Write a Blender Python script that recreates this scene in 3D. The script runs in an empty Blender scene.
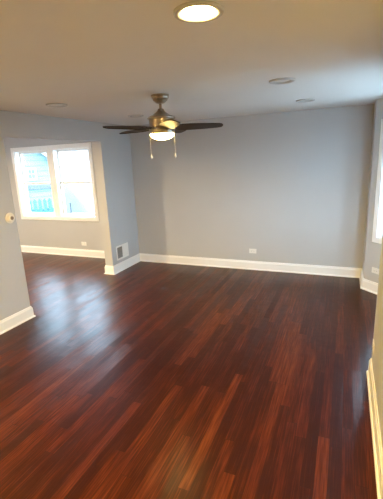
import bpy, bmesh, math, random
from mathutils import Vector, Matrix

PI = math.pi
SC = bpy.context.scene
COL = SC.collection

# ------------------------------------------------------------------ camera
YAW, PITCH, ROLL, EYE, FPX = -0.4070, 0.2447, -0.0448, 1.8236, 359.3
fwd = Vector((math.sin(YAW) * math.cos(PITCH), math.cos(YAW) * math.cos(PITCH), -math.sin(PITCH)))
rgt0 = Vector((math.cos(YAW), -math.sin(YAW), 0))
up0 = rgt0.cross(fwd)
rgt = rgt0 * math.cos(ROLL) + up0 * math.sin(ROLL)
upv = -rgt0 * math.sin(ROLL) + up0 * math.cos(ROLL)
cam_data = bpy.data.cameras.new('camera')
cam_data.sensor_fit = 'HORIZONTAL'
cam_data.sensor_width = 36.0
cam_data.lens = 36.0 * FPX / 383.0
cam_data.clip_start = 0.05
cam = bpy.data.objects.new('camera', cam_data)
COL.objects.link(cam)
m = Matrix((rgt, upv, -fwd)).transposed().to_4x4()
m.translation = Vector((0, 0, EYE))
cam.matrix_world = m
SC.camera = cam

# ------------------------------------------------------------------ world, sun, exposure
SKY = 12.5
world = bpy.data.worlds.new('sky')
SC.world = world
world.use_nodes = True
bg = world.node_tree.nodes['Background']
bg.inputs['Color'].default_value = (0.53, 0.77, 1.0, 1)
bg.inputs['Strength'].default_value = SKY

sun_data = bpy.data.lights.new('sun', 'SUN')
sun_data.energy = 3.0
sun_data.angle = math.radians(3)
sun_data.color = (1.0, 0.95, 0.88)
sun = bpy.data.objects.new('sun', sun_data)
COL.objects.link(sun)
sun.rotation_euler = Vector((0.15, 0.55, -0.9)).to_track_quat('-Z', 'Y').to_euler()

vs = SC.view_settings
vs.view_transform = 'Standard'
vs.look = 'None'
vs.exposure = 1.05
vs.gamma = 1.0
vs.use_curve_mapping = False
SC.cycles.use_denoising = True
SC.cycles.denoiser = 'OPENIMAGEDENOISE'
SC.cycles.denoising_input_passes = 'RGB_ALBEDO_NORMAL'
SC.cycles.denoising_prefilter = 'NONE'
SC.cycles.sample_clamp_indirect = 6.0
SC.cycles.max_bounces = 10
SC.cycles.diffuse_bounces = 6
SC.cycles.transparent_max_bounces = 16

WARM = (1.0, 0.67, 0.21)
CAN_POWER = 560.0        # radiance of a lit downlight lens
BOWL_POWER = 28.0        # radiance of the fan's glass bowl

# ------------------------------------------------------------------ materials
def new_mat(name):
    mt = bpy.data.materials.new(name)
    mt.use_nodes = True
    nt = mt.node_tree
    return mt, nt, nt.nodes['Principled BSDF']

def nd(nt, typ, **kw):
    n = nt.nodes.new(typ)
    for k, v in kw.items():
        setattr(n, k, v)
    return n

def mth(nt, op, a, b=None):
    n = nd(nt, 'ShaderNodeMath', operation=op)
    for i, v in enumerate((a, b)):
        if v is None:
            continue
        if isinstance(v, (int, float)):
            n.inputs[i].default_value = v
        else:
            nt.links.new(v, n.inputs[i])
    return n.outputs[0]

def plain(name, col, rough=0.5, metal=0.0, mottle=0.03, scale=6.0, bump=0.0, bscale=200.0, coat=0.0):
    mt, nt, bs = new_mat(name)
    tc = nd(nt, 'ShaderNodeTexCoord')
    nz = nd(nt, 'ShaderNodeTexNoise')
    nz.inputs['Scale'].default_value = scale
    nz.inputs['Detail'].default_value = 3
    nt.links.new(tc.outputs['Object'], nz.inputs['Vector'])
    rp = nd(nt, 'ShaderNodeValToRGB')
    rp.color_ramp.elements[0].position = 0.3
    rp.color_ramp.elements[1].position = 0.7
    rp.color_ramp.elements[0].color = tuple(c * (1 - mottle) for c in col) + (1,)
    rp.color_ramp.elements[1].color = tuple(min(1, c * (1 + mottle)) for c in col) + (1,)
    nt.links.new(nz.outputs['Fac'], rp.inputs['Fac'])
    nt.links.new(rp.outputs['Color'], bs.inputs['Base Color'])
    bs.inputs['Roughness'].default_value = rough
    bs.inputs['Metallic'].default_value = metal
    bs.inputs['Coat Weight'].default_value = coat
    if bump:
        n2 = nd(nt, 'ShaderNodeTexNoise')
        n2.inputs['Scale'].default_value = bscale
        nt.links.new(tc.outputs['Object'], n2.inputs['Vector'])
        bp = nd(nt, 'ShaderNodeBump')
        bp.inputs['Strength'].default_value = bump
        bp.inputs['Distance'].default_value = 0.002
        nt.links.new(n2.outputs['Fac'], bp.inputs['Height'])
        nt.links.new(bp.outputs['Normal'], bs.inputs['Normal'])
    return mt

def emitter(name, col, strength):
    mt, nt, bs = new_mat(name)
    bs.inputs['Base Color'].default_value = (0.9, 0.88, 0.84, 1)
    bs.inputs['Roughness'].default_value = 0.4
    bs.inputs['Emission Color'].default_value = col + (1,)
    bs.inputs['Emission Strength'].default_value = strength
    return mt

def glass_pane(name):
    mt, nt, bs = new_mat(name)
    tr = nd(nt, 'ShaderNodeBsdfTransparent')
    tr.inputs['Color'].default_value = (0.95, 0.975, 0.97, 1)
    gl = nd(nt, 'ShaderNodeBsdfGlossy')
    gl.inputs['Roughness'].default_value = 0.02
    fr = nd(nt, 'ShaderNodeFresnel')
    ge = nd(nt, 'ShaderNodeNewGeometry')
    ior = mth(nt, 'ADD', mth(nt, 'MULTIPLY', ge.outputs['Backfacing'], 1 / 1.45 - 1.45), 1.45)
    nt.links.new(ior, fr.inputs['IOR'])
    mx = nd(nt, 'ShaderNodeMixShader')
    nt.links.new(fr.outputs[0], mx.inputs[0])
    nt.links.new(tr.outputs[0], mx.inputs[1])
    nt.links.new(gl.outputs[0], mx.inputs[2])
    out = [n for n in nt.nodes if n.type == 'OUTPUT_MATERIAL'][0]
    nt.links.new(mx.outputs[0], out.inputs['Surface'])
    nt.nodes.remove(bs)
    return mt

def floor_wood(name):
    mt, nt, bs = new_mat(name)
    L = nt.links
    tc = nd(nt, 'ShaderNodeTexCoord')
    sp = nd(nt, 'ShaderNodeSeparateXYZ')
    L.new(tc.outputs['Object'], sp.inputs[0])
    x, y = sp.outputs['X'], sp.outputs['Y']
    W, LEN = 0.072, 1.2
    xs = mth(nt, 'DIVIDE', x, W)
    row = mth(nt, 'FLOOR', xs)
    wn = nd(nt, 'ShaderNodeTexWhiteNoise', noise_dimensions='1D')
    L.new(row, wn.inputs['W'])
    ys = mth(nt, 'ADD', mth(nt, 'DIVIDE', y, LEN), mth(nt, 'MULTIPLY', wn.outputs['Value'], 7.3))
    seg = mth(nt, 'FLOOR', ys)
    cid = nd(nt, 'ShaderNodeCombineXYZ')
    L.new(row, cid.inputs[0]); L.new(seg, cid.inputs[1])
    wp = nd(nt, 'ShaderNodeTexWhiteNoise', noise_dimensions='2D')
    L.new(cid.outputs[0], wp.inputs['Vector'])
    pid = wp.outputs['Value']
    # grain, stretched along each board and shifted from board to board
    cg = nd(nt, 'ShaderNodeCombineXYZ')
    L.new(mth(nt, 'MULTIPLY', x, 38.0), cg.inputs[0])
    L.new(mth(nt, 'MULTIPLY', y, 2.2), cg.inputs[1])
    L.new(mth(nt, 'MULTIPLY', pid, 90.0), cg.inputs[2])
    gr = nd(nt, 'ShaderNodeTexNoise')
    gr.inputs['Scale'].default_value = 1.0
    gr.inputs['Detail'].default_value = 5
    gr.inputs['Roughness'].default_value = 0.6
    gr.inputs['Distortion'].default_value = 0.5
    L.new(cg.outputs[0], gr.inputs['Vector'])
    # cathedral figure of flat-sawn oak
    cf = nd(nt, 'ShaderNodeCombineXYZ')
    L.new(mth(nt, 'MULTIPLY', x, 14.0), cf.inputs[0])
    L.new(mth(nt, 'MULTIPLY', y, 1.1), cf.inputs[1])
    L.new(mth(nt, 'MULTIPLY', pid, 40.0), cf.inputs[2])
    wv = nd(nt, 'ShaderNodeTexWave', wave_type='RINGS', rings_direction='Y')
    wv.inputs['Scale'].default_value = 2.2
    wv.inputs['Distortion'].default_value = 5.0
    wv.inputs['Detail'].default_value = 2
    L.new(cf.outputs[0], wv.inputs['Vector'])
    # broad stain variation over several boards
    cb = nd(nt, 'ShaderNodeCombineXYZ')
    L.new(mth(nt, 'MULTIPLY', x, 3.2), cb.inputs[0]); L.new(mth(nt, 'MULTIPLY', y, 0.9), cb.inputs[1])
    br = nd(nt, 'ShaderNodeTexNoise')
    br.inputs['Scale'].default_value = 1.0
    br.inputs['Detail'].default_value = 2
    L.new(cb.outputs[0], br.inputs['Vector'])
    fac = mth(nt, 'ADD', mth(nt, 'MULTIPLY', pid, 0.34),
              mth(nt, 'ADD', mth(nt, 'MULTIPLY', gr.outputs['Fac'], 0.48),
                  mth(nt, 'ADD', mth(nt, 'MULTIPLY', wv.outputs['Fac'], 0.10), mth(nt, 'MULTIPLY', br.outputs['Fac'], 0.34))))
    rp = nd(nt, 'ShaderNodeValToRGB')
    e = rp.color_ramp.elements
    e[0].position, e[0].color = 0.34, (0.026, 0.0055, 0.003, 1)
    e[1].position, e[1].color = 0.98, (0.138, 0.036, 0.0105, 1)
    a = e.new(0.56); a.color = (0.036, 0.0075, 0.0031, 1)
    a = e.new(0.76); a.color = (0.076, 0.0150, 0.0048, 1)
    L.new(fac, rp.inputs['Fac'])
    cp = nd(nt, 'ShaderNodeCombineXYZ')
    L.new(mth(nt, 'MULTIPLY', x, 130.0), cp.inputs[0]); L.new(mth(nt, 'MULTIPLY', y, 5.0), cp.inputs[1]); L.new(mth(nt, 'MULTIPLY', pid, 50.0), cp.inputs[2])
    po = nd(nt, 'ShaderNodeTexNoise')
    po.inputs['Scale'].default_value = 1.0
    po.inputs['Detail'].default_value = 3
    L.new(cp.outputs[0], po.inputs['Vector'])
    fac = mth(nt, 'ADD', fac, mth(nt, 'MULTIPLY', mth(nt, 'SUBTRACT', po.outputs['Fac'], 0.5), 0.8))
    L.new(fac, rp.inputs['Fac'])
    # dark seams between boards and at the butt ends
    ex = mth(nt, 'ABSOLUTE', mth(nt, 'SUBTRACT', mth(nt, 'FRACT', xs), 0.5))
    ey = mth(nt, 'ABSOLUTE', mth(nt, 'SUBTRACT', mth(nt, 'FRACT', ys), 0.5))
    gap = mth(nt, 'MAXIMUM', mth(nt, 'GREATER_THAN', ex, 0.482), mth(nt, 'GREATER_THAN', ey, 0.4985))
    mx = nd(nt, 'ShaderNodeMix', data_type='RGBA')
    L.new(mth(nt, 'MULTIPLY', gap, 0.6), mx.inputs['Factor'])
    L.new(rp.outputs['Color'], mx.inputs['A'])
    mx.inputs['B'].default_value = (0.012, 0.004, 0.003, 1)
    L.new(mx.outputs['Result'], bs.inputs['Base Color'])
    # gloss: satin polyurethane, a little wavy
    bs.inputs['Roughness'].default_value = 0.28
    bs.inputs['IOR'].default_value = 1.30
    wav = nd(nt, 'ShaderNodeTexNoise')
    wav.inputs['Scale'].default_value = 9.0
    L.new(tc.outputs['Object'], wav.inputs['Vector'])
    hgt = mth(nt, 'ADD', mth(nt, 'MULTIPLY', wav.outputs['Fac'], 0.5),
              mth(nt, 'SUBTRACT', mth(nt, 'MULTIPLY', gr.outputs['Fac'], 0.12), mth(nt, 'MULTIPLY', gap, 0.04)))
    ge = nd(nt, 'ShaderNodeNewGeometry')
    sc_ = nd(nt, 'ShaderNodeSeparateXYZ')
    L.new(wp.outputs['Color'], sc_.inputs[0])
    tv = nd(nt, 'ShaderNodeCombineXYZ')     # every board lies a hair off level
    L.new(mth(nt, 'MULTIPLY', mth(nt, 'SUBTRACT', sc_.outputs[1], 0.5), 0.05), tv.inputs[0])
    L.new(mth(nt, 'MULTIPLY', mth(nt, 'SUBTRACT', sc_.outputs[2], 0.5), 0.025), tv.inputs[1])
    va = nd(nt, 'ShaderNodeVectorMath', operation='ADD')
    L.new(ge.outputs['Normal'], va.inputs[0]); L.new(tv.outputs[0], va.inputs[1])
    vn = nd(nt, 'ShaderNodeVectorMath', operation='NORMALIZE')
    L.new(va.outputs[0], vn.inputs[0])
    bp = nd(nt, 'ShaderNodeBump')
    bp.inputs['Strength'].default_value = 0.6
    L.new(vn.outputs[0], bp.inputs['Normal'])
    bp.inputs['Distance'].default_value = 0.004
    L.new(hgt, bp.inputs['Height'])
    L.new(bp.outputs['Normal'], bs.inputs['Normal'])
    return mt

def siding(name, col, lap):
    mt, nt, bs = new_mat(name)
    L = nt.links
    tc = nd(nt, 'ShaderNodeTexCoord')
    sp = nd(nt, 'ShaderNodeSeparateXYZ')
    L.new(tc.outputs['Object'], sp.inputs[0])
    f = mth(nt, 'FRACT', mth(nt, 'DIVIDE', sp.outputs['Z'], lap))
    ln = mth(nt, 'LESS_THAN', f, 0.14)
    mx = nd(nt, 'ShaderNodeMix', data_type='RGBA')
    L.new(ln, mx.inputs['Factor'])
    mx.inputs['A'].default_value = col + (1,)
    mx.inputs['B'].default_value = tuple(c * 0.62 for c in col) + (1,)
    L.new(mx.outputs['Result'], bs.inputs['Base Color'])
    bp = nd(nt, 'ShaderNodeBump', invert=True)
    bp.inputs['Distance'].default_value = 0.02
    L.new(f, bp.inputs['Height'])
    L.new(bp.outputs['Normal'], bs.inputs['Normal'])
    bs.inputs['Roughness'].default_value = 0.6
    return mt

def blade_wood(name):
    mt, nt, bs = new_mat(name)
    L = nt.links
    tc = nd(nt, 'ShaderNodeTexCoord')
    mp = nd(nt, 'ShaderNodeMapping')
    mp.inputs['Scale'].default_value = (3, 60, 10)
    L.new(tc.outputs['Object'], mp.inputs['Vector'])
    nz = nd(nt, 'ShaderNodeTexNoise')
    nz.inputs['Scale'].default_value = 1.5
    nz.inputs['Detail'].default_value = 4
    L.new(mp.outputs[0], nz.inputs['Vector'])
    rp = nd(nt, 'ShaderNodeValToRGB')
    rp.color_ramp.elements[0].color = (0.006, 0.004, 0.003, 1)
    rp.color_ramp.elements[1].color = (0.020, 0.012, 0.009, 1)
    L.new(nz.outputs['Fac'], rp.inputs['Fac'])
    L.new(rp.outputs['Color'], bs.inputs['Base Color'])
    bs.inputs['Roughness'].default_value = 0.45
    bs.inputs['Specular IOR Level'].default_value = 0.22
    return mt

M = {
    'wall': plain('grey_wall_paint', (0.50, 0.51, 0.535), 0.75, mottle=0.012, scale=2.5, bump=0.15, bscale=350),
    'ceiling': plain('flat_ceiling_paint', (0.77, 0.77, 0.76), 0.9, mottle=0.012, scale=2, bump=0.1, bscale=300),
    'trim': plain('white_trim_paint', (0.86, 0.87, 0.89), 0.35, mottle=0.01),
    'floor': floor_wood('red_brown_oak_strip_floor'),
    'vinyl': plain('white_window_vinyl', (0.82, 0.83, 0.83), 0.4, mottle=0.01),
    'glass': glass_pane('window_glass'),
    'nickel': plain('brushed_nickel', (0.40, 0.34, 0.275), 0.3, metal=1.0, mottle=0.08, scale=30),
    'dark_metal': plain('dark_bronze', (0.06, 0.05, 0.045), 0.4, metal=0.8),
    'blade': blade_wood('dark_walnut_blade'),
    'bowl': emitter('frosted_glass_bowl_lit', WARM, BOWL_POWER),
    'lens_on': emitter('downlight_lens_lit', WARM, CAN_POWER),
    'lens_neutral': emitter('downlight_lens_lit_whiter', (1.0, 0.77, 0.45), 1120.0),
    'lens_off': plain('downlight_lens_unlit', (0.62, 0.62, 0.61), 0.5, mottle=0.01),
    'can_trim': plain('satin_downlight_trim', (0.50, 0.50, 0.50), 0.45, mottle=0.01),
    'chain': plain('pale_chain', (0.55, 0.54, 0.52), 0.35, metal=0.2),
    'plate': plain('white_plastic', (0.80, 0.80, 0.79), 0.35, mottle=0.01),
    'slot': plain('dark_slot', (0.04, 0.04, 0.04), 0.6),
    'screw': plain('painted_screw', (0.7, 0.7, 0.68), 0.4, metal=0.3),
    'duct': plain('grey_duct_shade', (0.27, 0.27, 0.275), 0.6),
    'cream': plain('cream_plastic', (0.80, 0.77, 0.72), 0.4, mottle=0.01),
    'dial': plain('brown_grey_dial', (0.42, 0.37, 0.31), 0.25, metal=0.3),
    'siding_blue': siding('pale_blue_lap_siding', (0.10, 0.155, 0.15), 0.167),
    'backdrop_white': plain('backdrop_plain_white', (0.31, 0.31, 0.31), 0.8),
    'ext_white': plain('white_exterior_paint', (0.35, 0.35, 0.35), 0.6),
    'shingle': plain('grey_roof_shingle', (0.07, 0.075, 0.08), 0.9, mottle=0.3, scale=20),
    'ext_glass': plain('dark_exterior_glass', (0.07, 0.09, 0.095), 0.3),  # one even dark tint for the neighbour panes
    'fence': plain('turquoise_fence_paint', (0.030, 0.098, 0.112), 0.6, mottle=0.12),
    'rail': plain('grey_pipe', (0.03, 0.035, 0.04), 0.6),
    'ground': plain('pale_concrete', (0.28, 0.28, 0.27), 0.9, mottle=0.1, scale=1.5),
}

# ------------------------------------------------------------------ helpers
def link_mesh(name, bm, mat, parent=None, smooth=False, loc=None):
    bmesh.ops.recalc_face_normals(bm, faces=bm.faces)
    me = bpy.data.meshes.new(name)
    bm.to_mesh(me)
    bm.free()
    mats = mat if isinstance(mat, (list, tuple)) else [mat]
    for mm in mats:
        me.materials.append(mm)
    if smooth:
        for p in me.polygons:
            p.use_smooth = True
    o = bpy.data.objects.new(name, me)
    COL.objects.link(o)
    if parent:
        o.parent = parent
    if loc:
        o.location = loc
    return o

def bevel(o, w, seg=2):
    b = o.modifiers.new('bevel', 'BEVEL')
    b.width = w
    b.segments = seg
    b.limit_method = 'ANGLE'
    return o

def auto_smooth(o, deg=35):
    me = o.data
    for p in me.polygons:
        p.use_smooth = True
    bm = bmesh.new(); bm.from_mesh(me)
    for e in bm.edges:
        if len(e.link_faces) == 2 and e.calc_face_angle() > math.radians(deg):
            e.smooth = False
    bm.to_mesh(me); bm.free()
    return o

def empty(name, loc=(0, 0, 0), rz=0.0):
    o = bpy.data.objects.new(name, None)
    o.empty_display_size = 0.1
    COL.objects.link(o)
    o.location = loc
    o.rotation_euler = (0, 0, rz)
    return o

def tag(o, label, cat, group=None):
    o['label'] = label
    o['category'] = cat
    if group:
        o['group'] = group
    return o

def structure(o):
    o['kind'] = 'structure'
    return o

def box(bm, x0, x1, y0, y1, z0, z1):
    v = [bm.verts.new(c) for c in ((x0, y0, z0), (x1, y0, z0), (x1, y1, z0), (x0, y1, z0),
                                   (x0, y0, z1), (x1, y0, z1), (x1, y1, z1), (x0, y1, z1))]
    for f in ((0, 3, 2, 1), (4, 5, 6, 7), (0, 1, 5, 4), (1, 2, 6, 5), (2, 3, 7, 6), (3, 0, 4, 7)):
        bm.faces.new([v[i] for i in f])

def lathe(bm, prof, n=40, off=(0, 0, 0)):
    """prof: list of (r, z) from one end to the other; r = 0 closes to a point."""
    rings = []
    for r, z in prof:
        if r < 1e-6:
            rings.append([bm.verts.new((off[0], off[1], off[2] + z))])
        else:
            rings.append([bm.verts.new((off[0] + r * math.cos(2 * PI * k / n), off[1] + r * math.sin(2 * PI * k / n), off[2] + z)) for k in range(n)])
    for a, b in zip(rings, rings[1:]):
        for k in range(n):
            k2 = (k + 1) % n
            if len(a) == 1 and len(b) == 1:
                continue
            if len(a) == 1:
                bm.faces.new((a[0], b[k2], b[k]))
            elif len(b) == 1:
                bm.faces.new((a[k], a[k2], b[0]))
            else:
                bm.faces.new((a[k], a[k2], b[k2], b[k]))

def prism(bm, poly, z0, z1):
    lo = [bm.verts.new((x, y, z0)) for x, y in poly]
    hi = [bm.verts.new((x, y, z1)) for x, y in poly]
    n = len(poly)
    bm.faces.new(lo[::-1]); bm.faces.new(hi)
    for i in range(n):
        j = (i + 1) % n
        bm.faces.new((lo[i], lo[j], hi[j], hi[i]))

def frame(bm, s0, s1, z0, z1, w, d0, d1, wb=None, wt=None):
    """rectangular frame in the local x-z plane, mitred joints; d is local -y (into the room)"""
    wb = w if wb is None else wb
    wt = w if wt is None else wt
    out = [(s0, z0), (s1, z0), (s1, z1), (s0, z1)]
    inn = [(s0 + w, z0 + wb), (s1 - w, z0 + wb), (s1 - w, z1 - wt), (s0 + w, z1 - wt)]
    V = {}
    for nm, pts in (('o', out), ('i', inn)):
        for d in (0, 1):
            V[nm, d] = [bm.verts.new((x, -(d0, d1)[d], z)) for x, z in pts]
    for i in range(4):
        j = (i + 1) % 4
        for q in (('o', 1, 'i', 1), ('o', 0, 'i', 0), ('o', 0, 'o', 1), ('i', 0, 'i', 1)):
            A, B = V[q[0], q[1]], V[q[2], q[3]]
            bm.faces.new((A[i], A[j], B[j], B[i]))

def wall(name, p0, p1, z0, z1, th, holes=(), e0=0.0, e1=0.0, mat='wall'):
    """solid wall whose room face runs p0 -> p1 with the room on its right; the thickness lies on the left.
    holes are (s0, s1, z0, z1) along the wall; e0 / e1 lengthen the far face to close corners."""
    p0, p1 = Vector(p0), Vector(p1)
    d = p1 - p0
    Ln = d.length
    u = d / Ln
    nv = Vector((-u.y, u.x))
    ss = sorted({0.0, Ln} | {round(h[0], 5) for h in holes} | {round(h[1], 5) for h in holes})
    zs = sorted({z0, z1} | {h[2] for h in holes if z0 < h[2] < z1} | {h[3] for h in holes if z0 < h[3] < z1})
    def solid(i, k):
        if i < 0 or k < 0 or i >= len(ss) - 1 or k >= len(zs) - 1:
            return False
        sc, zc = (ss[i] + ss[i + 1]) / 2, (zs[k] + zs[k + 1]) / 2
        return not any(h[0] < sc < h[1] and h[2] < zc < h[3] for h in holes)
    bm = bmesh.new()
    cache = {}
    def V(i, k, b):
        if (i, k, b) not in cache:
            s = ss[i]
            if b and i == 0: s -= e0
            if b and i == len(ss) - 1: s += e1
            q = p0 + u * s + nv * (th if b else 0)
            cache[i, k, b] = bm.verts.new((q.x, q.y, zs[k]))
        return cache[i, k, b]
    for i in range(len(ss) - 1):
        for k in range(len(zs) - 1):
            if not solid(i, k):
                continue
            for b in (0, 1):
                bm.faces.new((V(i, k, b), V(i + 1, k, b), V(i + 1, k + 1, b), V(i, k + 1, b)))
            if not solid(i - 1, k): bm.faces.new((V(i, k, 0), V(i, k + 1, 0), V(i, k + 1, 1), V(i, k, 1)))
            if not solid(i + 1, k): bm.faces.new((V(i + 1, k, 0), V(i + 1, k + 1, 0), V(i + 1, k + 1, 1), V(i + 1, k, 1)))
            if not solid(i, k - 1): bm.faces.new((V(i, k, 0), V(i + 1, k, 0), V(i + 1, k, 1), V(i, k, 1)))
            if not solid(i, k + 1): bm.faces.new((V(i, k + 1, 0), V(i + 1, k + 1, 0), V(i + 1, k + 1, 1), V(i, k + 1, 1)))
    return structure(link_mesh(name, bm, M[mat]))

BASE_PROF = [(0.0, 0.0), (0.030, 0.0), (0.030, 0.008), (0.026, 0.016), (0.017, 0.020), (0.017, 0.112),
             (0.015, 0.122), (0.010, 0.128), (0.008, 0.140), (0.004, 0.146), (0.0, 0.147)]

def baseboard(name, path):
    """moulding swept along a floor path with the room on the right of the direction of travel"""
    pts = [Vector(p) for p in path]
    n = len(pts)
    rights = []
    for a, b in zip(pts, pts[1:]):
        t = (b - a).normalized()
        rights.append(Vector((t.y, -t.x)))
    bm = bmesh.new()
    rows = []
    for i in range(n):
        if i == 0: mv = rights[0]
        elif i == n - 1: mv = rights[-1]
        else:
            sm = rights[i - 1] + rights[i]
            mv = sm / (1 + rights[i - 1].dot(rights[i]))
        rows.append([bm.verts.new((pts[i].x + mv.x * d, pts[i].y + mv.y * d, z)) for d, z in BASE_PROF])
    for a, b in zip(rows, rows[1:]):
        for k in range(len(BASE_PROF)):
            k2 = (k + 1) % len(BASE_PROF)
            bm.faces.new((a[k], b[k], b[k2], a[k2]))
    bm.faces.new(rows[0]); bm.faces.new(rows[-1][::-1])
    return structure(link_mesh(name, bm, M['trim']))

def copy_tree(o, parent=None):
    c = o.copy()
    COL.objects.link(c)
    if parent:
        c.parent = parent
    for ch in list(o.children):
        copy_tree(ch, c)
    return c

# ------------------------------------------------------------------ the room
XL, XR, YB, YF, H = -3.524, 0.285, 5.674, -3.6, 2.44
RX = 0.302                                  # the short return beside the bay
WT = 0.15                                   # partition thickness
OP0, OP1, OPZ = 3.04, 4.815, 2.165          # wide opening to the dining room
DXL, DYF = -7.35, 1.2                       # dining room
BAY = [(RX, 5.2), (0.905, 4.597), (0.905, 3.67), (XR, 3.05)]

floor_poly = [(DXL, DYF), (XL - WT, DYF), (XL - WT, YF), (XR, YF), BAY[3], BAY[2], BAY[1], BAY[0], (RX, YB), (DXL, YB)]
bm = bmesh.new(); prism(bm, floor_poly, -0.12, 0.0)
structure(link_mesh('floor', bm, M['floor']))
bm = bmesh.new(); prism(bm, floor_poly, H, H + 0.15)
structure(link_mesh('ceiling', bm, M['ceiling']))

# dining window opening in the shared rear wall
WX0, WX1, WZ0, WZ1 = -6.405, -4.375, 0.735, 2.215
wall('wall_back', (DXL, YB), (RX, YB), 0, H, 0.2, holes=[(WX0 + 0.065 - DXL, WX1 - 0.065 - DXL, WZ0 + 0.065, WZ1 - 0.065)], e0=0.2, e1=0.2)
wall('wall_left', (XL, YF), (XL, YB), 0, H, WT, holes=[(OP0 - YF, OP1 - YF, -0.01, OPZ)])
ANG = math.tan(PI / 8) * 0.2
wall('wall_right_return', (RX, YB), BAY[0], 0, H, 0.2, e0=0.0, e1=-ANG)
# the bay: window openings are centred in each face
S2 = math.dist(BAY[0], BAY[1])
BW = (0.10, S2 - 0.10, 0.68, 2.20)
FW = (0.09, 0.927 - 0.09, 0.68, 2.20)
T = 0.065
cut = lambda w: (w[0] + T, w[1] - T, w[2] + T, w[3] - T)
wall('wall_bay_far', BAY[0], BAY[1], 0, H, 0.2, holes=[cut(BW)], e0=-ANG, e1=ANG)
wall('wall_bay_front', BAY[1], BAY[2], 0, H, 0.2, holes=[cut(FW)], e0=ANG, e1=ANG)
wall('wall_bay_near', BAY[2], BAY[3], 0, H, 0.2, holes=[cut(BW)], e0=ANG, e1=-ANG)
wall('wall_right', BAY[3], (XR, YF), 0, H, 0.2, e0=-ANG, e1=0.2)
wall('wall_front', (XR, YF), (XL - WT, YF), 0, H, 0.2, e0=0.0, e1=0.0)
wall('wall_dining_left', (DXL, DYF), (DXL, YB), 0, H, 0.2, e0=0.2, e1=0.0)
wall('wall_dining_front', (XL - WT, DYF), (DXL, DYF), 0, H, 0.2, e0=0.0, e1=0.0)

baseboard('baseboard_left', [(XL, YF), (XL, OP0), (XL - WT, OP0), (XL - WT, DYF)])
baseboard('baseboard_stub', [(XL - WT, YB), (XL - WT, OP1), (XL, OP1), (XL, YB), (RX, YB), BAY[0], BAY[1], BAY[2], BAY[3], (XR, YF)])
baseboard('baseboard_dining', [(XL - WT, DYF), (DXL, DYF), (DXL, YB), (XL - WT, YB)])

# ------------------------------------------------------------------ windows
def window(name, org, rz, w, z0, z1, units, thick=0.2):
    """local x runs along the wall, local -y points into the room; z0..z1 and w are the outer casing"""
    root = structure(empty(name, (org[0], org[1], 0), rz))
    cw = 0.072
    bm = bmesh.new(); frame(bm, 0, w, z0, z1, cw, -0.002, 0.018)
    bevel(link_mesh('casing', bm, M['trim'], root), 0.003)
    a0, a1, b0, b1 = T + 0.001, w - T - 0.001, z0 + T + 0.001, z1 - T - 0.001
    bm = bmesh.new(); frame(bm, a0, a1, b0, b1, 0.022, -thick + 0.01, -0.004)
    link_mesh('window_frame', bm, M['trim'], root)
    mull = 0.17
    uw = (a1 - a0 - 0.044 - mull * (units - 1)) / units
    zm = (b0 + b1) / 2 + 0.01
    for k in range(units):
        s0 = a0 + 0.022 + k * (uw + mull)
        s1 = s0 + uw
        if k:
            bm = bmesh.new(); box(bm, s0 - mull, s0, 0.004, thick - 0.03, b0 + 0.022, b1 - 0.022)
            link_mesh('mullion', bm, M['trim'], root)
        lo, hi = b0 + 0.022, b1 - 0.022
        for nm, za, zb, d in (('upper_sash', zm - 0.02, hi, 0.115), ('lower_sash', lo, zm + 0.02, 0.075)):
            bm = bmesh.new(); frame(bm, s0, s1, za, zb, 0.036, -d - 0.034, -d, 0.04 if nm == 'upper_sash' else 0.05, 0.04)
            sash = link_mesh(nm, bm, M['vinyl'], root)
            bm = bmesh.new(); box(bm, s0 + 0.034, s1 - 0.034, d + 0.014, d + 0.020, za + 0.038, zb - 0.038)
            link_mesh('pane', bm, M['glass'], sash)
            if nm == 'lower_sash':
                bm = bmesh.new()
                box(bm, (s0 + s1) / 2 - 0.03, (s0 + s1) / 2 + 0.03, d - 0.012, d + 0.002, zb - 0.022, zb - 0.006)
                link_mesh('sash_lock', bm, M['vinyl'], sash)
    return root

window('window_1', (WX0, YB), 0.0, WX1 - WX0, WZ0, WZ1, 2)
def along(p, q, s):
    d = (Vector(q) - Vector(p)).normalized()
    v = Vector(p) + d * s
    return (v.x, v.y), math.atan2(d.y, d.x)
for nm, p, q, w in (('window_2', BAY[0], BAY[1], BW), ('window_3', BAY[1], BAY[2], FW), ('window_4', BAY[2], BAY[3], BW)):
    o_, rz_ = along(p, q, w[0])
    window(nm, o_, rz_, w[1] - w[0], w[2], w[3], 1)

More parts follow.
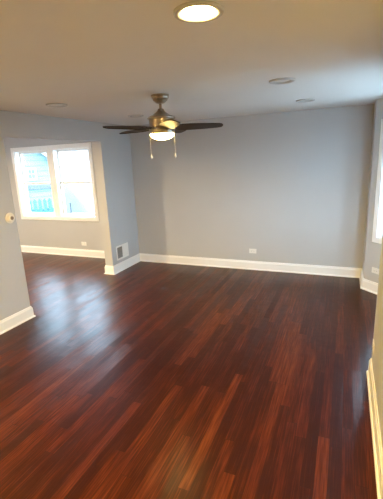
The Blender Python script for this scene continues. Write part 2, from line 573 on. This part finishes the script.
# ------------------------------------------------------------------ ceiling fan
def ceiling_fan(loc):
    root = tag(empty('ceiling_fan', loc), 'brushed nickel ceiling fan with dark blades and a lit glass bowl', 'ceiling fan')
    N = M['nickel']
    bm = bmesh.new()
    lathe(bm, [(0.0, 0.0), (0.086, 0.0), (0.086, -0.012), (0.080, -0.016), (0.083, -0.022), (0.080, -0.032), (0.071, -0.036),
               (0.073, -0.044), (0.066, -0.054), (0.056, -0.058), (0.054, -0.064), (0.036, -0.076), (0.022, -0.079), (0.0, -0.079)])
    auto_smooth(link_mesh('canopy', bm, N, root))
    bm = bmesh.new(); lathe(bm, [(0.0, -0.07), (0.0135, -0.07), (0.0135, -0.17), (0.0, -0.17)], 20)
    auto_smooth(link_mesh('downrod', bm, N, root))
    bm = bmesh.new()
    lathe(bm, [(0.0, -0.125), (0.028, -0.125), (0.032, -0.140), (0.042, -0.153), (0.060, -0.165), (0.076, -0.174), (0.083, -0.181),
               (0.112, -0.192), (0.133, -0.202), (0.138, -0.209), (0.136, -0.216), (0.0, -0.216)], 48)
    auto_smooth(link_mesh('motor_cover', bm, N, root))
    bm = bmesh.new()
    lathe(bm, [(0.0, -0.214), (0.128, -0.214), (0.128, -0.220), (0.122, -0.224), (0.122, -0.292), (0.116, -0.296), (0.0, -0.296)], 48)
    auto_smooth(link_mesh('motor_housing', bm, N, root))
    bm = bmesh.new()
    lathe(bm, [(0.0, -0.294), (0.112, -0.294), (0.118, -0.298), (0.122, -0.304), (0.122, -0.352), (0.118, -0.358), (0.0, -0.358)], 48)
    auto_smooth(link_mesh('light_fitter', bm, N, root))
    bm = bmesh.new()
    lathe(bm, [(0.114, -0.352)] + [(0.119 * math.cos(t), -0.359 - 0.056 * math.sin(t)) for t in [k * PI / 2 / 10 for k in range(10)]] + [(0.0, -0.415)], 48)
    auto_smooth(link_mesh('light_bowl', bm, M['bowl'], root))
    # blades: broad root, gently narrowing to a rounded tip, pitched about their long axis
    zb = -0.302
    proto = None
    for k in range(5):
        a = math.radians(26.8 - 6.0 + 72 * k)
        if proto is None:
            outline = []
            up = [(0.135, 0.040), (0.165, 0.064), (0.21, 0.074), (0.30, 0.073), (0.40, 0.066), (0.50, 0.057), (0.56, 0.048), (0.588, 0.036), (0.600, 0.014)]
            outline = up + [(x, -y) for x, y in reversed(up)]
            bm = bmesh.new(); prism(bm, outline, -0.004, 0.004)
            bl = link_mesh('blade', bm, M['blade'], root)
            bevel(bl, 0.002)
            bm = bmesh.new()
            prism(bm, [(0.085, 0.018), (0.135, 0.022), (0.165, 0.040), (0.215, 0.030), (0.225, 0.0), (0.215, -0.030), (0.165, -0.040), (0.135, -0.022), (0.085, -0.018)], 0.004, 0.009)
            for sx, sy in ((0.18, 0.02), (0.18, -0.02), (0.21, 0.0)):
                lathe(bm, [(0.0, 0.013), (0.006, 0.012), (0.006, 0.008)], 10, (sx, sy, 0))
            bevel(link_mesh('blade_iron', bm, M['dark_metal'], bl), 0.001)
            proto = bl
        else:
            bl = copy_tree(proto, root)
        bl.location = (0, 0, zb)
        bl.rotation_euler = (Matrix.Rotation(a, 3, 'Z') @ Matrix.Rotation(math.radians(-17), 3, 'X')).to_euler()
    # two pull chains hanging on either side as seen from the room
    r_ = Vector((0.8925, 0.451, 0)) * 0.119
    for sgn in (-1, 1):
        c = Vector((r_.x * sgn, r_.y * sgn, 0)) + Vector((0.451, -0.8925, 0)) * 0.045
        bm = bmesh.new()
        z = -0.315
        lathe(bm, [(0.0, z + 0.012), (0.007, z + 0.010), (0.007, z - 0.006), (0.0, z - 0.008)], 10, (c.x, c.y, 0))
        lathe(bm, [(0.0, z), (0.0011, z), (0.0011, -0.545), (0.0, -0.545)], 8, (c.x, c.y, 0))
        while z > -0.55:
            z -= 0.010
            lathe(bm, [(0.0, z + 0.0034), (0.0024, z), (0.0, z - 0.0034)], 8, (c.x, c.y, 0))
        ch = link_mesh('pull_chain', bm, M['chain'], root)
        bm = bmesh.new()
        lathe(bm, [(0.0, -0.545), (0.004, -0.548), (0.0075, -0.566), (0.0085, -0.580), (0.005, -0.590), (0.0, -0.592)], 14, (c.x, c.y, 0))
        auto_smooth(link_mesh('chain_fob', bm, M['chain'], ch))
    return root
ceiling_fan((-1.690, 3.320, H))

# ------------------------------------------------------------------ recessed downlights
def downlight(loc, lit, label):
    root = tag(empty('recessed_downlight', loc), label, 'ceiling light', 'recessed ceiling downlights')
    bm = bmesh.new()
    lathe(bm, [(0.067, 0.0), (0.108, 0.0), (0.108, -0.008), (0.104, -0.012), (0.094, -0.013), (0.080, -0.010), (0.069, -0.004), (0.067, 0.0)], 48)
    auto_smooth(link_mesh('trim_ring', bm, M['can_trim'], root))
    bm = bmesh.new()
    lathe(bm, [(0.0, -0.0034), (0.030, -0.0032), (0.066, -0.0028), (0.066, -0.0005), (0.0, -0.0005)], 40)
    auto_smooth(link_mesh('lens', bm, M[{True: 'lens_on', False: 'lens_off'}.get(lit, lit)], root))
    return root
downlight((-0.62, 1.63, H), True, 'lit recessed downlight in the ceiling nearest the top edge of the photo')
downlight((-0.54, 3.34, H), False, 'unlit recessed downlight in the ceiling to the right of the fan')
downlight((-0.48, 4.66, H), False, 'unlit recessed downlight close to the grey back wall at right')
downlight((-2.81, 3.15, H), False, 'unlit recessed downlight left of the fan, nearest the left wall opening')
downlight((-2.69, 4.52, H), False, 'faint unlit recessed downlight just above the left fan blade tip')
downlight((-2.85, 1.30, H), True, 'lit recessed downlight outside the picture at left')
downlight((-0.62, -0.6, H), True, 'unseen lit downlight added behind the camera at right for warm fill')  # unseen pair added behind the camera as warm fill
downlight((-2.75, -0.6, H), True, 'unseen lit downlight added behind the camera at left for warm fill')
downlight((-0.62, -2.4, H), True, 'unseen lit downlight added farthest behind the camera at right for warm fill')  # further unseen pair, added to warm the near surfaces more than the back wall
downlight((-2.75, -2.4, H), True, 'unseen lit downlight added farthest behind the camera at left for warm fill')
downlight((-6.2, 3.1, H), 'lens_neutral', 'unseen lit downlight added in the dining room towards its far left wall')  # dining ceiling light is inferred; this unseen pair is sized to brighten the room
downlight((-4.7, 3.1, H), 'lens_neutral', 'unseen lit downlight added in the dining room close behind the header')

# ------------------------------------------------------------------ wall devices
def outlet(loc, rz, label):
    """local -y faces the room; the plate lies sideways"""
    root = tag(empty('wall_outlet', loc, rz), label, 'outlet', 'white sideways duplex outlets')
    bm = bmesh.new(); box(bm, -0.060, 0.060, -0.006, 0.0, -0.038, 0.038)
    bevel(link_mesh('cover_plate', bm, M['plate'], root), 0.003)
    for sx in (-0.0195, 0.0195):
        bm = bmesh.new()
        prism(bm, [(sx + 0.0165 * max(-0.82, min(0.82, math.cos(t))), 0.0165 * math.sin(t)) for t in [2 * PI * k / 20 for k in range(20)]], 0, 0.0025)
        bm.transform(Matrix.Translation((0, -0.006, 0)) @ Matrix.Rotation(PI / 2, 4, 'X'))
        rc = link_mesh('receptacle', bm, M['plate'], root)
        bm = bmesh.new()
        for z in (0.006, -0.006):
            box(bm, sx - 0.006, sx + 0.003, -0.0092, -0.0082, z - 0.0012, z + 0.0012)
        box(bm, sx + 0.006, sx + 0.0105, -0.0092, -0.0082, -0.0022, 0.0022)
        link_mesh('slots', bm, M['slot'], rc)
    bm = bmesh.new()
    lathe(bm, [(0.0, 0.0015), (0.003, 0.001), (0.003, 0.0)], 12)
    bm.transform(Matrix.Translation((0, -0.006, 0)) @ Matrix.Rotation(PI / 2, 4, 'X'))
    link_mesh('screw', bm, M['screw'], root)
    return root
outlet((-1.345, YB, 0.317), 0.0, 'white outlet on the long grey back wall above its baseboard')
outlet((-4.81, YB, 0.268), 0.0, 'white outlet below the window in the dining room beyond the opening')
o_, rz_ = along(BAY[0], BAY[1], 0.185)
outlet((o_[0], o_[1], 0.305), rz_, 'white outlet under the bay window at the right edge')
outlet((XR, 2.955, 0.305), -PI / 2, 'white outlet seen edge-on on the warm right wall near the camera')

root = tag(empty('wall_register', (XL, 5.12, 0.325), PI / 2), 'white metal air register low on the short wall beside the opening', 'air vent')
bm = bmesh.new(); frame(bm, -0.185, 0.185, -0.125, 0.125, 0.030, 0.0, 0.009)
bevel(link_mesh('register_frame', bm, M['plate'], root), 0.003)
bm = bmesh.new(); box(bm, -0.156, 0.0, -0.002, -0.0005, -0.096, 0.096)  # flat panel whose grey imitates the shade inside the open duct
link_mesh('duct_shade_panel', bm, M['duct'], root)['label'] = 'dark grey panel painted as the shade inside the open half of the register'
bm = bmesh.new()
for k in range(7):
    x = -0.148 + k * 0.0215
    box(bm, x - 0.0012, x + 0.0012, -0.008, -0.002, -0.0955, 0.0955)
link_mesh('open_louvres', bm, M['duct'], root)  # fins take the same shade grey, unlike the white closed half
bm = bmesh.new(); box(bm, 0.0, 0.156, -0.003, -0.0005, -0.096, 0.096)
for k in range(8):
    x = 0.006 + k * 0.019
    v = [bm.verts.new(c) for c in ((x, -0.003, -0.0955), (x + 0.017, -0.0075, -0.0955), (x + 0.017, -0.003, -0.0955),
                                   (x, -0.003, 0.0955), (x + 0.017, -0.0075, 0.0955), (x + 0.017, -0.003, 0.0955))]
    for f in ((0, 1, 2), (5, 4, 3), (0, 3, 4, 1), (1, 4, 5, 2), (2, 5, 3, 0)):
        bm.faces.new([v[i] for i in f])
link_mesh('closed_louvres', bm, M['plate'], root)

root = tag(empty('thermostat', (XL, 2.955, 1.266), PI / 2), 'round cream wall thermostat with a dark centre beside the opening', 'thermostat')
def facing(bm):
    bm.transform(Matrix.Rotation(PI / 2, 4, 'X'))
bm = bmesh.new(); lathe(bm, [(0.0, 0.0), (0.062, 0.0), (0.062, 0.006), (0.058, 0.010), (0.0, 0.010)], 40); facing(bm)
auto_smooth(link_mesh('base_plate', bm, M['cream'], root))
bm = bmesh.new(); lathe(bm, [(0.0, 0.009), (0.045, 0.009), (0.044, 0.026), (0.040, 0.034), (0.030, 0.038), (0.022, 0.036), (0.0, 0.036)], 40); facing(bm)
auto_smooth(link_mesh('dial', bm, M['cream'], root))
bm = bmesh.new(); lathe(bm, [(0.0, 0.0355), (0.021, 0.0355), (0.020, 0.040), (0.0, 0.041)], 30); facing(bm)
auto_smooth(link_mesh('dial_window', bm, M['dial'], root))['label'] = 'dark brown dial centre'

# ------------------------------------------------------------------ outside the windows
bm = bmesh.new(); box(bm, -60, 60, -50, 70, -0.95, -0.75)
structure(link_mesh('ground', bm, M['ground']))

GZ = -0.75
house = tag(empty('neighbour_house', (-8.95, 9.5, 0), math.radians(46)), 'pale blue house with lap siding and white gable edge, seen through the left sash', 'house')
HW, EZ, SL = 6.4, 1.98, 0.80
AZ = EZ + SL * HW / 2
bm = bmesh.new()
f0 = [(-HW, GZ), (0, GZ), (0, EZ), (-HW / 2, AZ), (-HW, EZ)]
lo = [bm.verts.new((x, 0, z)) for x, z in f0]; hi = [bm.verts.new((x, 6.5, z)) for x, z in f0]
bm.faces.new(lo); bm.faces.new(hi[::-1])
for i in range(5):
    j = (i + 1) % 5
    bm.faces.new((lo[i], lo[j], hi[j], hi[i]))
link_mesh('siding_wall', bm, M['siding_blue'], house)
bm = bmesh.new()
for s in (1, -1):
    e = s * (HW / 2 + 0.3)
    ez = AZ - SL * (HW / 2 + 0.3)
    q = [(-HW / 2, AZ + 0.02), (-HW / 2 + e, ez + 0.02), (-HW / 2 + e, ez + 0.16), (-HW / 2, AZ + 0.16)]
    lo = [bm.verts.new((x, -0.25, z)) for x, z in q]; hi = [bm.verts.new((x, 6.75, z)) for x, z in q]
    bm.faces.new(lo); bm.faces.new(hi[::-1])
    for i in range(4):
        j = (i + 1) % 4
        bm.faces.new((lo[i], lo[j], hi[j], hi[i]))
link_mesh('roof', bm, M['shingle'], house)
for s in (1, -1):
    bm = bmesh.new()
    e = s * (HW / 2 + 0.3)
    ez = AZ - SL * (HW / 2 + 0.3)
    q = [(-HW / 2, AZ + 0.0), (-HW / 2 + e, ez + 0.0), (-HW / 2 + e, ez + 0.18), (-HW / 2, AZ + 0.18)]
    lo = [bm.verts.new((x, -0.29, z)) for x, z in q]; hi = [bm.verts.new((x, -0.25, z)) for x, z in q]
    bm.faces.new(lo); bm.faces.new(hi[::-1])
    for i in range(4):
        j = (i + 1) % 4
        bm.faces.new((lo[i], lo[j], hi[j], hi[i]))
    link_mesh('rake_board', bm, M['ext_white'], house)
bm = bmesh.new(); frame(bm, -0.84, -0.53, 1.40, 1.79, 0.06, 0.0, 0.03)
wf = link_mesh('window_frame', bm, M['ext_white'], house)
bm = bmesh.new(); box(bm, -0.785, -0.585, -0.012, 0.0, 1.455, 1.735)
link_mesh('pane', bm, M['ext_glass'], wf)
bm = bmesh.new(); box(bm, -0.785, -0.585, -0.022, -0.012, 1.59, 1.605); box(bm, -0.69, -0.68, -0.022, -0.012, 1.455, 1.735)
link_mesh('muntin', bm, M['ext_white'], wf)
bm = bmesh.new(); box(bm, -HW, -0.0, -0.05, -0.001, 1.10, 1.24)  # dark grey band across the facade
link_mesh('dark_band', bm, M['shingle'], house)

fence = tag(empty('picket_fence', (-8.95 + 0.7193 * 1.8, 9.5 - 0.6947 * 1.8, GZ), math.radians(46)),
            'turquoise picket fence in front of the blue house, low in the left sash', 'fence')
for z in (0.35, 1.30):
    bm = bmesh.new(); box(bm, -2.6, -0.2, 0.0, 0.04, z, z + 0.09)
    link_mesh('rail', bm, M['fence'], fence)
pk = None
for k in range(18):
    x = -2.55 + k * 0.132
    if pk is None:
        bm = bmesh.new()
        q = [(-0.045, 0.03), (0.045, 0.03), (0.045, 1.62), (0.0, 1.69), (-0.045, 1.62)]
        lo = [bm.verts.new((a, -0.02, z)) for a, z in q]; hi = [bm.verts.new((a, -0.0005, z)) for a, z in q]
        bm.faces.new(lo); bm.faces.new(hi[::-1])
        for i in range(5):
            j = (i + 1) % 5
            bm.faces.new((lo[i], lo[j], hi[j], hi[i]))
        pk = link_mesh('picket', bm, M['fence'], fence)
        o = pk
    else:
        o = pk.copy(); COL.objects.link(o)
    o.location = (x, 0, 0)
for x in (-2.5, -0.3):
    bm = bmesh.new(); box(bm, x - 0.045, x + 0.045, 0.04, 0.13, 0.0, 1.6)
    link_mesh('post', bm, M['fence'], fence)

rl = tag(empty('pipe_railing', (-8.15, 9.0, GZ)), 'thin grey railing posts outside the right sash of the dining window', 'railing')
for x in (-0.17, 0.17):
    bm = bmesh.new(); lathe(bm, [(0.0, 0.0), (0.022, 0.0), (0.022, 1.42), (0.0, 1.43)], 14, (x, 0, 0))
    link_mesh('post', bm, M['rail'], rl)
bm = bmesh.new(); box(bm, -0.15, 0.18, -0.02, 0.02, 1.09, 1.13)
link_mesh('rail', bm, M['rail'], rl)

backdrop = tag(empty('white_backdrop', (-17.5, 14.5, GZ)), 'added pale block standing in for overexposed white in the right sash of the dining window', 'house')  # added block: fills the sash with blown-out white, limits sky glare on the floor
bm = bmesh.new(); box(bm, 0, 10.5, 0, 8, 0, 5.0)
link_mesh('siding_wall', bm, M['backdrop_white'], backdrop)
bm = bmesh.new()
q = [(-0.3, 5.0), (10.8, 5.0), (5.25, 6.4)]
lo = [bm.verts.new((x, -0.3, z)) for x, z in q]; hi = [bm.verts.new((x, 8.3, z)) for x, z in q]
bm.faces.new(lo); bm.faces.new(hi[::-1])
for i in range(3):
    j = (i + 1) % 3
    bm.faces.new((lo[i], lo[j], hi[j], hi[i]))
link_mesh('roof', bm, M['ext_white'], backdrop)
